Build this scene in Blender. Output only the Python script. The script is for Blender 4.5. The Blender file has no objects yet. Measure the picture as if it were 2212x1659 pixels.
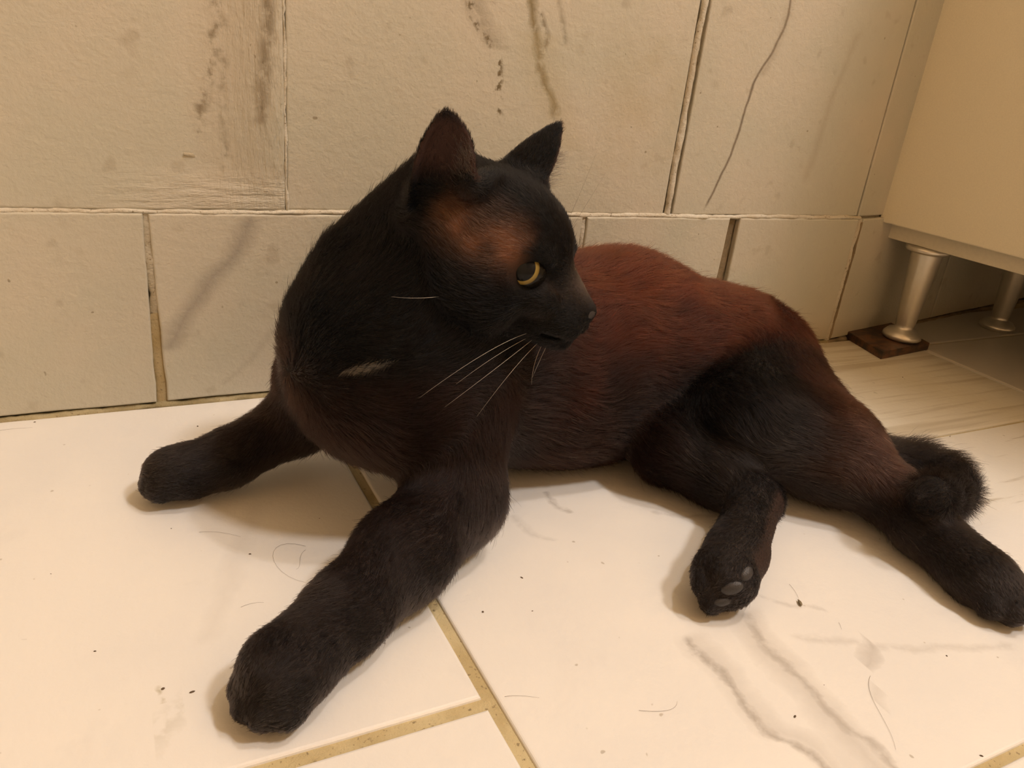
import bpy, math, random, time
import numpy as np
from mathutils import Vector, Matrix
T0 = time.time()
random.seed(7); rng = np.random.default_rng(7)
scene = bpy.context.scene
COL = scene.collection

# ------------------------------------------------------------------ camera
W, H = 2212, 1659
YAW, PITCH, ROLL, FPX = 0.50367718, 0.40683182, 0.11224841, 1722.28
CAM = np.array([0.0, -0.53298614, 0.25])
cy_, sy_, cp_, sp_ = math.cos(YAW), math.sin(YAW), math.cos(PITCH), math.sin(PITCH)
FW = np.array([sy_*cp_, cy_*cp_, -sp_]); RT0 = np.array([cy_, -sy_, 0.0]); UP0 = np.cross(RT0, FW)
RT = math.cos(ROLL)*RT0 + math.sin(ROLL)*UP0; UP = -math.sin(ROLL)*RT0 + math.cos(ROLL)*UP0
cam_data = bpy.data.cameras.new('camera'); cam = bpy.data.objects.new('camera', cam_data); COL.objects.link(cam)
cam_data.sensor_fit = 'HORIZONTAL'; cam_data.sensor_width = 36; cam_data.lens = FPX/W*36; cam_data.clip_start = 0.01
cam.matrix_world = Matrix(((RT[0], UP[0], -FW[0], CAM[0]), (RT[1], UP[1], -FW[1], CAM[1]), (RT[2], UP[2], -FW[2], CAM[2]), (0, 0, 0, 1)))
scene.camera = cam

# ------------------------------------------------------------------ world, lamp, exposure
scene.view_settings.view_transform = 'Standard'; scene.view_settings.look = 'None'
scene.view_settings.gamma = 1; scene.view_settings.use_curve_mapping = False
scene.view_settings.exposure = -0.05
world = bpy.data.worlds.new('world'); scene.world = world; world.use_nodes = True
world.node_tree.nodes['Background'].inputs[0].default_value = (1.0, 0.8, 0.55, 1)
world.node_tree.nodes['Background'].inputs[1].default_value = 0.25
LAMP = (0.95, -0.52, 2.25); LAMP_R = 0.05; LAMP_W = 37
ld = bpy.data.lights.new('ceiling_bulb', 'POINT'); ld.energy = LAMP_W; ld.color = (1.0, 0.96, 0.96); ld.shadow_soft_size = LAMP_R
lo = bpy.data.objects.new('ceiling_bulb', ld); lo.location = LAMP; COL.objects.link(lo)
ld2 = bpy.data.lights.new('added_fill_lamp', 'AREA'); ld2.shape = 'DISK'; ld2.size = .28; ld2.energy = 26; ld2.color = (1.0, .95, .93)  # unseen soft fill, added to lift the wall and the chest shadow
lo2 = bpy.data.objects.new('added_fill_lamp', ld2); lo2.location = (1.02, -1.25, 2.20); lo2.rotation_euler = (math.radians(28), math.radians(12), 0); COL.objects.link(lo2)
try:
    scene.cycles.adaptive_threshold = .02; scene.cycles.max_bounces = 8; scene.cycles.diffuse_bounces = 4; scene.cycles.glossy_bounces = 3
    scene.cycles.transmission_bounces = 4; scene.cycles.transparent_max_bounces = 4
    scene.cycles.sample_clamp_indirect = 4
    scene.cycles_curves.shape = 'RIBBONS'
except Exception: pass

# ------------------------------------------------------------------ helpers
def ray(u, v): return FW*FPX + RT*(u-W/2) - UP*(v-H/2)
def atz(u, v, z):            # point on the horizontal plane z (cm) -> cm
    d = ray(u, v); t = (z/100-CAM[2])/d[2]; return (CAM+t*d)*100
def aty(u, v, y):            # point on the plane y (cm) -> cm
    d = ray(u, v); t = (y/100-CAM[1])/d[1]; return (CAM+t*d)*100
def link(name, me, mats=(), parent=None, loc=None):
    o = bpy.data.objects.new(name, me); COL.objects.link(o)
    for m in mats: me.materials.append(m)
    if parent: o.parent = parent
    if loc is not None: o.location = loc
    return o
def tag(o, label=None, cat=None, group=None, kind=None):
    if label: o['label'] = label
    if cat: o['category'] = cat
    if group: o['group'] = group
    if kind: o['kind'] = kind
    return o
def empty(name, loc=(0, 0, 0), rz=0):
    o = bpy.data.objects.new(name, None); COL.objects.link(o); o.location = loc; o.rotation_euler.z = rz
    o.empty_display_size = .02; return o
def pyd(name, V, F, smooth=False):
    me = bpy.data.meshes.new(name); me.from_pydata([tuple(map(float, v)) for v in V], [], F); me.update()
    if smooth: me.shade_smooth()
    return me
def lathe(profile, n=40, axis_origin=(0, 0, 0)):
    V = []; F = []
    for r, z in profile:
        for i in range(n):
            a = 2*math.pi*i/n; V.append((axis_origin[0]+r*math.cos(a), axis_origin[1]+r*math.sin(a), axis_origin[2]+z))
    for k in range(len(profile)-1):
        for i in range(n):
            j = (i+1) % n; F.append((k*n+i, k*n+j, (k+1)*n+j, (k+1)*n+i))
    F.append(tuple(range(n))[::-1]); F.append(tuple((len(profile)-1)*n+i for i in range(n)))
    return V, F
def bevel_slab(x0, x1, y0, y1, t, b, quad=None, seg=3, wob=0.0):
    """a slab in the local xy plane, top at z=t with a rounded edge of radius b; quad: 4 corners"""
    C = np.array(quad if quad else [(x0, y0), (x1, y0), (x1, y1), (x0, y1)], float)
    cen = C.mean(0); n = 10
    ring0 = []
    for i in range(4):
        a, c = C[i], C[(i+1) % 4]
        for k in range(n): ring0.append(a+(c-a)*k/n)
    ring0 = np.array(ring0)
    if wob: ring0 = ring0 + rng.normal(0, wob, ring0.shape)
    def inset(d):
        out = []
        ux = np.sign(ring0-cen)
        hw = (C.max(0)-C.min(0))/2
        return cen + (ring0-cen)*(1-d/hw)
    V = []; F = []; rings = [(0, 0.0)]
    for k in range(seg+1):
        a = math.pi/2*k/seg; rings.append((b*(1-math.cos(a)), t-b+b*math.sin(a)))
    N = len(ring0)
    for d, z in rings:
        for q in inset(d): V.append((q[0], q[1], z))
    for k in range(len(rings)-1):
        for i in range(N):
            j = (i+1) % N; F.append((k*N+i, k*N+j, (k+1)*N+j, (k+1)*N+i))
    F.append(tuple((len(rings)-1)*N+i for i in range(N)))
    F.append(tuple(range(N))[::-1])
    return V, F

# ------------------------------------------------------------------ node helpers
class NT:
    def __init__(s, name):
        s.m = bpy.data.materials.new(name); s.m.use_nodes = True; s.t = s.m.node_tree; s.n = s.t.nodes
        s.b = s.n['Principled BSDF']
    def new(s, t, **k):
        n = s.n.new(t)
        for a, b in k.items(): setattr(n, a, b)
        return n
    def put(s, sock, v):
        if isinstance(v, bpy.types.NodeSocket): s.t.links.new(v, sock)
        elif v is not None: sock.default_value = v
    def math(s, op, a, b=None, c=None, clamp=False):
        n = s.new('ShaderNodeMath', operation=op, use_clamp=clamp)
        s.put(n.inputs[0], a); s.put(n.inputs[1], b)
        if c is not None: s.put(n.inputs[2], c)
        return n.outputs[0]
    def mix(s, f, a, b, mode='MIX'):
        n = s.new('ShaderNodeMix', data_type='RGBA', blend_type=mode)
        s.put(n.inputs[0], f); s.put(n.inputs[6], a); s.put(n.inputs[7], b); return n.outputs[2]
    def noise(s, vec, scale, detail=3, rough=.55, dist=0, out=0):
        n = s.new('ShaderNodeTexNoise'); s.put(n.inputs['Vector'], vec); n.inputs['Scale'].default_value = scale
        n.inputs['Detail'].default_value = detail; n.inputs['Roughness'].default_value = rough; n.inputs['Distortion'].default_value = dist
        return n.outputs[out]
    def ramp(s, f, pts):
        n = s.new('ShaderNodeValToRGB'); s.put(n.inputs[0], f); e = n.color_ramp.elements
        while len(e) < len(pts): e.new(.5)
        for i, (p, c) in enumerate(pts):
            e[i].position = p; e[i].color = c if len(c) == 4 else (*c, 1)
        return n.outputs[0]
    def smooth(s, v, a, b):
        n = s.new('ShaderNodeMapRange', interpolation_type='SMOOTHSTEP'); s.put(n.inputs[0], v)
        n.inputs[1].default_value = a; n.inputs[2].default_value = b; n.inputs[3].default_value = 0; n.inputs[4].default_value = 1
        return n.outputs[0]
    def bump(s, h, strength, dist, prev=None):
        n = s.new('ShaderNodeBump'); s.put(n.inputs['Height'], h); n.inputs['Strength'].default_value = strength
        n.inputs['Distance'].default_value = dist
        if prev is not None: s.put(n.inputs['Normal'], prev)
        return n.outputs[0]
    def curve(s, v, pts, lo=0.0, hi=1.0):
        """float curve through pts (x, y) in metres; returns y; x range remapped to 0..1, y offset/scaled to 0..1"""
        xs = [p[0] for p in pts]; ys = [p[1] for p in pts]
        x0, x1 = min(xs), max(xs); y0, y1 = min(ys), max(ys); dy = (y1-y0) or 1.0
        t = s.math('DIVIDE', s.math('SUBTRACT', v, x0), x1-x0)
        n = s.new('ShaderNodeFloatCurve'); s.put(n.inputs[1], t); cu = n.mapping.curves[0]
        q = sorted(((a-x0)/(x1-x0), (b-y0)/dy) for a, b in pts)
        cu.points[0].location = q[0]; cu.points[-1].location = q[-1]
        for a in q[1:-1]: cu.points.new(*a)
        for pnt in cu.points: pnt.handle_type = 'AUTO_CLAMPED' if len(q) > 2 else 'VECTOR'
        n.mapping.update()
        return s.math('MULTIPLY_ADD', n.outputs[0], dy, y0), t
    def vein(s, along, across, pts, w, strength, soft=1.0, breakup=None, wpts=None):
        """a streak that follows pts (along, across); w = half width (m)"""
        y, t = s.curve(along, pts)
        d = s.math('ABSOLUTE', s.math('SUBTRACT', across, y))
        f = s.math('SUBTRACT', 1, s.math('DIVIDE', d, w), clamp=True)
        f = s.math('POWER', f, soft)
        ends = s.math('MULTIPLY', s.smooth(t, 0.0, .06), s.math('SUBTRACT', 1, s.smooth(t, .94, 1.0)))
        f = s.math('MULTIPLY', f, ends)
        if breakup is not None: f = s.math('MULTIPLY', f, breakup)
        return s.math('MULTIPLY', f, strength)
def wp(u, v): # wall point in metres (x, z)
    q = aty(u, v, 0)/100; return (q[0], q[2])
def fp(u, v): # floor point in metres (x, y)
    q = atz(u, v, 0)/100; return (q[0], q[1])

# ------------------------------------------------------------------ materials: wall tile, floor tile, grout
def wall_material():
    s = NT('glazed_wall_tile'); g = s.new('ShaderNodeNewGeometry'); P = g.outputs['Position']
    sp = s.new('ShaderNodeSeparateXYZ'); s.put(sp.inputs[0], P); X, Z = sp.outputs[0], sp.outputs[2]
    big = s.noise(P, 9, 3, .5); fine = s.noise(P, 420, 3, .6); med = s.noise(P, 60, 4, .6)
    col = s.mix(s.smooth(big, .35, .68), (.505, .475, .375, 1), (.56, .50, .395, 1))
    col = s.mix(s.math('MULTIPLY', s.smooth(med, .58, .8), .22), col, (.36, .30, .21, 1))
    n1 = s.noise(P, 130, 3, .6); brk = s.smooth(n1, .42, .62)
    wob = s.math('MULTIPLY', s.math('SUBTRACT', s.noise(P, 45, 3, .6), .5), .012)
    Xw = s.math('ADD', X, wob); wob2 = s.math('MULTIPLY', s.math('SUBTRACT', s.noise(P, 60, 2, .5), .5), .0035); Xv = s.math('ADD', X, wob2)
    one = s.smooth(n1, .2, .5)
    def V(px, w, st, soft=1.0, br=None, xx=None, color=(.20, .16, .10, 1)):
        nonlocal col
        pts = [(wp(*q)[1], wp(*q)[0]) for q in px]
        f = s.vein(Z, xx or Xw, pts, w, st, soft, br)
        col = s.mix(f, col, color)
    # left streaked plaster tile
    V([(470, -60), (455, 120), (438, 240), (425, 300)], .0045, .9, 1, brk)
    V([(478, 20), (480, 260), (492, 400)], .004, .55, 1, brk)
    V([(575, -60), (572, 100), (565, 200), (558, 275)], .0055, .95, .8, one)
    V([(520, -60), (500, 200), (520, 400)], .026, .30, .7, None, None, (.40, .33, .23, 1))
    V([(530, -40), (545, 100), (560, 420)], .016, .30, .7, None, None, (.40, .33, .23, 1))
    # middle tile dripping stains
    V([(1010, -60), (1022, 40), (1055, 90), (1075, 130), (1075, 180), (1076, 255)], .0042, 1.2, .8, s.smooth(n1, .47, .58), None, (.17, .13, .07, 1))
    V([(1005, -60), (1040, 50), (1075, 110)], .012, .45, .8, one)
    V([(1148, -60), (1150, 60), (1165, 130), (1170, 170), (1195, 230), (1196, 262)], .0050, 1.0, .8, one, None, (.24, .19, .10, 1))
    V([(1200, -60), (1210, 30), (1222, 100)], .0035, .45, 1, one)
    V([(1165, 20), (1172, 110), (1158, 190)], .0035, .8, 1, brk)
    V([(1150, 60), (1175, 160), (1230, 330)], .02, .30, .7, None, None, (.42, .35, .20, 1))
    V([(1430, 40), (1400, 200), (1330, 390)], .05, .42, .6, s.smooth(s.noise(P, 16, 3, .6), .35, .7), None, (.42, .345, .20, 1))
    # right tile crack vein
    V([(1712, -50), (1700, 30), (1672, 100), (1636, 160), (1622, 190), (1585, 310), (1545, 400), (1517, 458)], .0019, 1.0, .9, None, Xv, (.17, .13, .09, 1))
    V([(1720, -50), (1690, 60), (1640, 170)], .006, .35, 1, None, Xv, (.30, .24, .17, 1))
    V([(1860, 60), (1800, 200), (1735, 400)], .006, .3, 1, None, None, (.34, .27, .18, 1))
    # lower row grey veins
    V([(545, 455), (510, 530), (455, 600), (420, 650), (355, 760)], .0115, .62, 1.0, None, None, (.27, .235, .19, 1))
    V([(728, 470), (722, 500), (705, 570)], .0028, .8, 1, None, None, (.25, .21, .17, 1))
    V([(600, 700), (540, 770), (480, 830)], .005, .22, 1, None, None, (.30, .26, .20, 1))
    # yellower and browner towards the floor on the right
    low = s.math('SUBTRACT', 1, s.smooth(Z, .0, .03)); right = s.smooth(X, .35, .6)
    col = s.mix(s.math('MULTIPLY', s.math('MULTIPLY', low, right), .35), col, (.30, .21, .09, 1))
    spot = s.noise(P, 170, 1, .4); col = s.mix(s.math('MULTIPLY', s.smooth(spot, .79, .83), .7), col, (.22, .17, .10, 1))
    spot2 = s.noise(P, 55, 2, .5); col = s.mix(s.math('MULTIPLY', s.smooth(spot2, .64, .74), .28), col, (.30, .24, .16, 1))
    s.put(s.b.inputs['Base Color'], col); s.b.inputs['Roughness'].default_value = .5
    s.b.inputs['Specular IOR Level'].default_value = .35
    hh = s.math('ADD', s.math('MULTIPLY', fine, .5), s.math('MULTIPLY', s.noise(P, 160, 4, .6), .8))
    b1 = s.bump(hh, .55, .0012)
    # smeared plaster in the left tile, running diagonally down
    mp = s.new('ShaderNodeMapping'); s.put(mp.inputs[0], P); mp.inputs['Rotation'].default_value = (0, .35, 0); mp.inputs['Scale'].default_value = (1, 1, .16)
    st = s.noise(mp.outputs[0], 240, 4, .65)
    xm = wp(612, 300)[0]
    zrow = wp(612, 450)[1]
    m1 = s.math('MULTIPLY', s.math('MULTIPLY', s.smooth(X, xm-.055, xm-.01), s.math('LESS_THAN', X, xm)), s.math('GREATER_THAN', Z, zrow))
    mp2 = s.new('ShaderNodeMapping'); s.put(mp2.inputs[0], P); mp2.inputs['Rotation'].default_value = (0, .2, 0); mp2.inputs['Scale'].default_value = (.15, 1, 1)
    st2 = s.noise(mp2.outputs[0], 240, 4, .65)
    zrow = wp(612, 450)[1]
    m2 = s.math('MULTIPLY', s.math('SUBTRACT', 1, s.smooth(Z, zrow+.004, zrow+.03)), s.math('MULTIPLY', s.math('GREATER_THAN', Z, zrow), s.math('MULTIPLY', s.smooth(X, wp(120, 440)[0], wp(420, 440)[0]), s.math('LESS_THAN', X, xm+.002))))
    b2 = s.bump(s.math('MULTIPLY', st, m1), .6, .004, b1)
    b3 = s.bump(s.math('MULTIPLY', st2, m2), .6, .004, b2)
    s.put(s.b.inputs['Normal'], b3)
    return s.m

def floor_material():
    s = NT('marbled_floor_tile'); g = s.new('ShaderNodeNewGeometry'); P = g.outputs['Position']
    sp = s.new('ShaderNodeSeparateXYZ'); s.put(sp.inputs[0], P); X, Y = sp.outputs[0], sp.outputs[1]
    big = s.noise(P, 7, 4, .55); fine = s.noise(P, 380, 3, .6)
    col = s.mix(s.smooth(big, .35, .7), (.80, .765, .705, 1), (.74, .715, .675, 1))
    clouds = s.noise(P, 20, 4, .6, .5)
    col = s.mix(s.math('MULTIPLY', s.smooth(clouds, .60, .78), .16), col, (.50, .48, .48, 1))
    n1 = s.noise(P, 110, 3, .6); one = s.smooth(n1, .25, .55); brk = s.smooth(n1, .42, .6)
    w = s.math('MULTIPLY', s.math('SUBTRACT', s.noise(P, 38, 4, .65), .5), .016)
    Xw = s.math('ADD', X, w); Yw = s.math('ADD', Y, w)
    def V(px, wd, st, soft=1.0, br=None, color=(.36, .32, .28, 1)):
        nonlocal col
        P_ = [fp(*q) for q in px]
        dx = abs(P_[0][0]-P_[-1][0]); dy = abs(P_[0][1]-P_[-1][1])
        if dy >= dx: f = s.vein(Y, Xw, [(b, a) for a, b in P_], wd, st, soft, br)
        else: f = s.vein(X, Yw, P_, wd, st, soft, br)
        col = s.mix(f, col, color)
    V([(1475, 1370), (1545, 1440), (1590, 1490), (1640, 1560), (1720, 1610), (1830, 1700)], .0032, .75, .8, one)
    V([(1480, 1365), (1560, 1440), (1640, 1550), (1740, 1600), (1850, 1700)], .010, .30, .8, None)
    V([(1600, 1320), (1640, 1370), (1690, 1430), (1750, 1490), (1810, 1560), (1900, 1620), (1960, 1690)], .0034, .6, .8, one)
    V([(1600, 1310), (1650, 1390), (1740, 1490), (1820, 1580), (1930, 1690)], .012, .38, .8, None)
    V([(1180, 1060), (1195, 1085), (1235, 1110)], .0035, .55, 1, one)
    V([(1110, 1110), (1150, 1150), (1200, 1170)], .0045, .25, 1, one)
    V([(1640, 1290), (1700, 1305), (1790, 1320)], .003, .3, 1, one)
    V([(1700, 1375), (1900, 1395), (2212, 1400)], .004, .28, 1, one)
    V([(1870, 1375), (1885, 1400), (1868, 1440)], .006, .45, .7, None)
    V([(1905, 1490), (1895, 1510), (1900, 1525)], .006, .25, .7, None)
    V([(1580, 1110), (1480, 1115), (1400, 1105)], .003, .35, 1, one)
    V([(400, 1520), (370, 1555), (330, 1590)], .012, .28, .8, brk, (.38, .34, .24, 1))
    V([(340, 1480), (350, 1500), (355, 1520)], .002, .6, .8, brk, (.38, .32, .18, 1))
    V([(560, 1080), (520, 1180), (440, 1400)], .008, .12, .8, None)
    # tile beside the cabinet: long grain running along x
    mp = s.new('ShaderNodeMapping'); s.put(mp.inputs[0], P); mp.inputs['Rotation'].default_value = (0, 0, -.02); mp.inputs['Scale'].default_value = (.045, 1, 1)
    gr = s.noise(mp.outputs[0], 130, 4, .6, .15); gr2 = s.noise(mp.outputs[0], 42, 2, .5)
    m = s.math('MULTIPLY', s.math('MULTIPLY', s.math('GREATER_THAN', X, .40), s.math('LESS_THAN', X, .745)), s.math('GREATER_THAN', Y, -.1945))
    f = s.math('MAXIMUM', s.math('MULTIPLY', s.smooth(gr, .50, .68), .50), s.math('MULTIPLY', s.smooth(gr2, .58, .66), .55))
    col = s.mix(s.math('MULTIPLY', m, .8), col, (.66, .60, .46, 1))
    col = s.mix(s.math('MULTIPLY', m, f), col, (.42, .34, .22, 1))
    # tile below: grain running diagonally
    mp = s.new('ShaderNodeMapping'); s.put(mp.inputs[0], P); mp.inputs['Rotation'].default_value = (0, 0, .85); mp.inputs['Scale'].default_value = (.10, 1, 1)
    gr = s.noise(mp.outputs[0], 95, 4, .6, .3)
    m2 = s.math('MULTIPLY', s.smooth(X, .43, .50), s.math('MULTIPLY', s.math('LESS_THAN', Y, -.1945), s.smooth(Y, -.31, -.27)))
    col = s.mix(s.math('MULTIPLY', m2, .45), col, (.68, .62, .50, 1))
    col = s.mix(s.math('MULTIPLY', m2, s.math('MULTIPLY', s.smooth(gr, .56, .70), .75)), col, (.40, .33, .23, 1))
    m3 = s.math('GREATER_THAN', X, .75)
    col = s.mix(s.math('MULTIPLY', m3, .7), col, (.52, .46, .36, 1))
    spot = s.noise(P, 150, 1, .4); col = s.mix(s.math('MULTIPLY', s.smooth(spot, .765, .80), .6), col, (.36, .30, .22, 1))
    s.put(s.b.inputs['Base Color'], col)
    s.put(s.b.inputs['Roughness'], s.math('MULTIPLY_ADD', fine, .15, .36)); s.b.inputs['Specular IOR Level'].default_value = .35
    hh = s.math('ADD', s.math('MULTIPLY', fine, .5), s.math('MULTIPLY', s.noise(P, 140, 4, .6), .8))
    s.put(s.b.inputs['Normal'], s.bump(hh, .35, .0010))
    return s.m

def grout_material(name, c1, c2, rough=.85):
    s = NT(name); g = s.new('ShaderNodeNewGeometry'); P = g.outputs['Position']
    n = s.noise(P, 300, 5, .65); n2 = s.noise(P, 35, 3, .5)
    col = s.mix(s.smooth(n2, .35, .65), c1, c2)
    col = s.mix(s.math('MULTIPLY', s.smooth(s.noise(P, 500, 2, .5), .62, .72), .8), col, (.22, .16, .08, 1))
    s.put(s.b.inputs['Base Color'], col); s.b.inputs['Roughness'].default_value = rough
    s.put(s.b.inputs['Normal'], s.bump(n, .8, .0015)); return s.m
def plain(name, c, rough=.5, metal=0.0, spec=.5, bump=None, scale=300):
    s = NT(name); g = s.new('ShaderNodeNewGeometry'); P = g.outputs['Position']
    n = s.noise(P, scale, 3, .6)
    col = s.mix(n, tuple(x*.9 for x in c[:3])+(1,), tuple(min(1, x*1.08) for x in c[:3])+(1,))
    s.put(s.b.inputs['Base Color'], col); s.b.inputs['Roughness'].default_value = rough; s.b.inputs['Metallic'].default_value = metal
    s.b.inputs['Specular IOR Level'].default_value = spec
    if bump: s.put(s.b.inputs['Normal'], s.bump(n, bump, .0006))
    return s.m
M_wall = wall_material(); M_floor = floor_material()
M_fgrout = grout_material('ochre_floor_grout', (.56, .46, .26, 1), (.46, .36, .18, 1))
M_wgrout = grout_material('cream_wall_grout', (.50, .44, .33, 1), (.42, .35, .23, 1))
M_dgrout = grout_material('stained_dark_grout', (.17, .12, .06, 1), (.28, .20, .11, 1))
M_ogrout = grout_material('ochre_wall_grout', (.36, .26, .11, 1), (.44, .34, .18, 1))
M_bgrout = grout_material('grimy_base_grout', (.42, .35, .20, 1), (.30, .24, .12, 1))
M_lip = grout_material('pale_grout_lip', (.62, .57, .46, 1), (.54, .47, .35, 1))
M_plaster = plain('painted_plaster', (.66, .51, .32), .8, bump=.3)

# ------------------------------------------------------------------ room shell
def box_me(name, x0, x1, y0, y1, z0, z1):
    V = [(x0, y0, z0), (x1, y0, z0), (x1, y1, z0), (x0, y1, z0), (x0, y0, z1), (x1, y0, z1), (x1, y1, z1), (x0, y1, z1)]
    F = [(0, 3, 2, 1), (4, 5, 6, 7), (0, 1, 5, 4), (1, 2, 6, 5), (2, 3, 7, 6), (3, 0, 4, 7)]
    return pyd(name, V, F)
XB = aty(1818, 600, 0)[0]/100          # the back wall turns slightly here
ANG = math.atan2(.050, .967-.66)       # and runs back at this angle
XR = 1.32; XL = -.95; YF = -1.75; ZC = 2.42
floor = tag(link('floor', box_me('floor', XL, XR, YF, .12, -.05, -.0016), [M_fgrout]), kind='structure')
yr = (XR-XB)*math.tan(ANG)
def wall_prism(name, pts, z0, z1, mat):
    n = len(pts); V = [(x, y, z0) for x, y in pts]+[(x, y, z1) for x, y in pts]
    F = [tuple(range(n))[::-1], tuple(range(n, 2*n))]+[(i, (i+1) % n, n+(i+1) % n, n+i) for i in range(n)]
    return tag(link(name, pyd(name, V, F), [mat]), kind='structure')
wall_back = wall_prism('wall_back', [(XL, .0022), (XB, .0022), (XR, yr+.0022), (XR, .16), (XL, .16)], -.0016, ZC, M_wgrout)
tag(link('wall_left', box_me('wall_left', XL-.05, XL, YF, .12, -.05, ZC), [M_plaster]), kind='structure')
tag(link('wall_right', box_me('wall_right', XR, XR+.05, YF, .12, -.05, ZC), [M_plaster]), kind='structure')
tag(link('wall_front', box_me('wall_front', XL-.05, XR+.05, YF-.05, YF, -.05, ZC), [M_plaster]), kind='structure')
LAMP_HOLE = None
tag(link('ceiling', box_me('ceiling', XL-.05, XR+.05, YF-.05, .12, ZC, ZC+.05), [M_plaster]), kind='structure')

# floor tiles
def floor_tile(x0, x1, y0, y1, dz=0.0):
    V, F = bevel_slab(x0, x1, y0, y1, .0046, .0016, wob=.00015)
    me = pyd('tile', V, F); o = link('tile', me, [M_floor], floor, (0, 0, -.0046+dz)); return o
XA = .126; GA = .0028
floor_tile(XL+.002, -.502, -.3135, -.0045); floor_tile(-.498, XA-GA, -.3135, -.0045)
floor_tile(XL+.002, -.502, -.620, -.3200); floor_tile(-.498, XA-GA, -.620, -.3200)
for a, b in ((-.872, -.649),):
    if a < -.5: floor_tile(XA+GA, .7485, a, b)
    if a > -.7: pass
floor_tile(.355, .7485, -.1930, -.0030)
def cut_tile(poly, t=.0046):          # a tile cut round a corner
    import bmesh
    bm = bmesh.new(); lo = [bm.verts.new((x, y, 0)) for x, y in poly]; hi = [bm.verts.new((x, y, t)) for x, y in poly]; n = len(poly)
    bm.faces.new(lo[::-1]); top = bm.faces.new(hi)
    for i in range(n): bm.faces.new((lo[i], lo[(i+1) % n], hi[(i+1) % n], hi[i]))
    bmesh.ops.bevel(bm, geom=list(top.edges), offset=.0014, segments=3, affect='EDGES', profile=.5)
    me = bpy.data.meshes.new('tile'); bm.to_mesh(me); bm.free(); return link('tile', me, [M_floor], floor, (0, 0, -.0046))
cut_tile([(XA+GA, -.4170), (.7485, -.4170), (.7485, -.1960), (.352, -.1960), (.352, -.0030), (XA+GA, -.0030)])
floor_tile(XA+GA, .7485, -.645, -.4215)
floor_tile(.7515, XR-.002, -.030, .045); floor_tile(.7515, XR-.002, -.258, -.033); floor_tile(.7515, XR-.002, -.485, -.261); floor_tile(.7515, XR-.002, -.712, -.488)
for i in range(4):
    for j in range(4):
        x0 = XL+.002+i*(XR-XL)/4; y1 = -.876-j*.2185
        if True: floor_tile(x0, x0+(XR-XL)/4-.005, y1-.2155, y1)
floor_tile(XL+.002, -.502, -.872, -.624); floor_tile(-.498, XA-GA, -.872, -.624)
floor_tile(.7515, XR-.002, -.872, -.715)
# wall tiles: local xy = wall x,z ; slab thickness towards the room
def wall_tile(quad, t=.0040, proud=0.0, b=.0014, right=False):
    V, F = bevel_slab(0, 0, 0, 0, t, b, quad=quad, wob=.00018)
    me = pyd('tile', V, F)
    o = link('tile', me, [M_wall], wall_back)
    if right: o.matrix_local = Matrix.Translation((XB, .0022-proud, 0)) @ Matrix.Rotation(ANG, 4, 'Z') @ Matrix.Rotation(math.pi/2, 4, 'X')
    else: o.matrix_local = Matrix.Translation((0, .0022-proud, 0)) @ Matrix.Rotation(math.pi/2, 4, 'X')
    return o
zr = .5*(wp(300, 452)[1]+wp(1450, 462)[1])
def zrow(x): # slightly sloping row joint
    a = wp(100, 452); b = wp(1500, 466); return a[1]+(b[1]-a[1])*(x-a[0])/(b[0]-a[0])
def q4(l, r, row):
    if row == 0: z0 = .0035; return [(l[0], z0), (r[0], z0), (r[1], zrow(r[1])-.0010), (l[1], zrow(l[1])-.0010)]
    return [(l[0], zrow(l[0])+.0012), (r[0], zrow(r[0])+.0012), (r[1], .50), (l[1], .50)]
# joints of the lower row: (x at floor, x at row joint)
a0 = wp(338, 865)[0]; a1 = wp(307, 458)[0]; b0 = wp(361, 860)[0]; b1 = wp(318, 458)[0]
c1 = wp(1253, 475)[0]; c2 = wp(1263, 475)[0]
d1 = wp(1571, 475)[0]; d0 = d1-.003; e1 = wp(1592, 475)[0]; e0 = e1-.0005
f1 = wp(1846, 482)[0]; f0 = wp(1780, 722)[0]
wall_tile(q4((XL+.002, XL+.002), (-.27, -.27), 0), .0052, .0014); wall_tile(q4((-.267, -.267), (a0, a1), 0), .0052, .0014)
wall_tile(q4((b0, b1), (c1-.001, c1), 0), .0050, .0014)
wall_tile(q4((c2, c2), (d0, d1), 0), .0050, .0014); wall_tile(q4((e0, e1), (f0, f1), 0), .0050, .0014)
t0 = wp(617, 440)[0]; t1 = wp(611, 60)[0]
g0 = wp(1432, 452)[0]; g1 = wp(1503, 20)[0]; h0 = wp(1452, 452)[0]; h1 = wp(1522, 20)[0]
wall_tile(q4((XL+.002, XL+.002), (-.30, -.30), 1)); wall_tile(q4((-.298, -.298), (t0-.0008, t1-.0008), 1), .0046, .0006)
wall_tile(q4((t0+.0006, t1+.0006), (g0, g0), 1)); wall_tile(q4((h0, h0), (XB-.004, XB-.004), 1), .0036)
LR = (XR-XB)/math.cos(ANG)
wall_tile([(.004, .0035), (.20, .0035), (.20, zrow(XB)-.001), (.004, zrow(XB)-.001)], .0050, .0014, right=True)
wall_tile([(.203, .0035), (LR-.006, .0035), (LR-.006, zrow(XB)-.001), (.203, zrow(XB)-.001)], .0050, .0014, right=True)
wall_tile([(-.003, zrow(XB)+.0012), (LR-.006, zrow(XB)+.0012), (LR-.006, .5), (-.003, .5)], .0036, 0, right=True)
for k in range(8):      # the rows above, out of the picture
    z0 = .503+k*.236
    for i in range(5):
        x0 = XL+.002+i*.3265; wall_tile([(x0, z0), (x0+.3235, z0), (x0+.3235, z0+.233), (x0, z0+.233)])
    wall_tile([(.004, z0), (LR-.006, z0), (LR-.006, z0+.233), (.004, z0+.233)], right=True)

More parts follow.
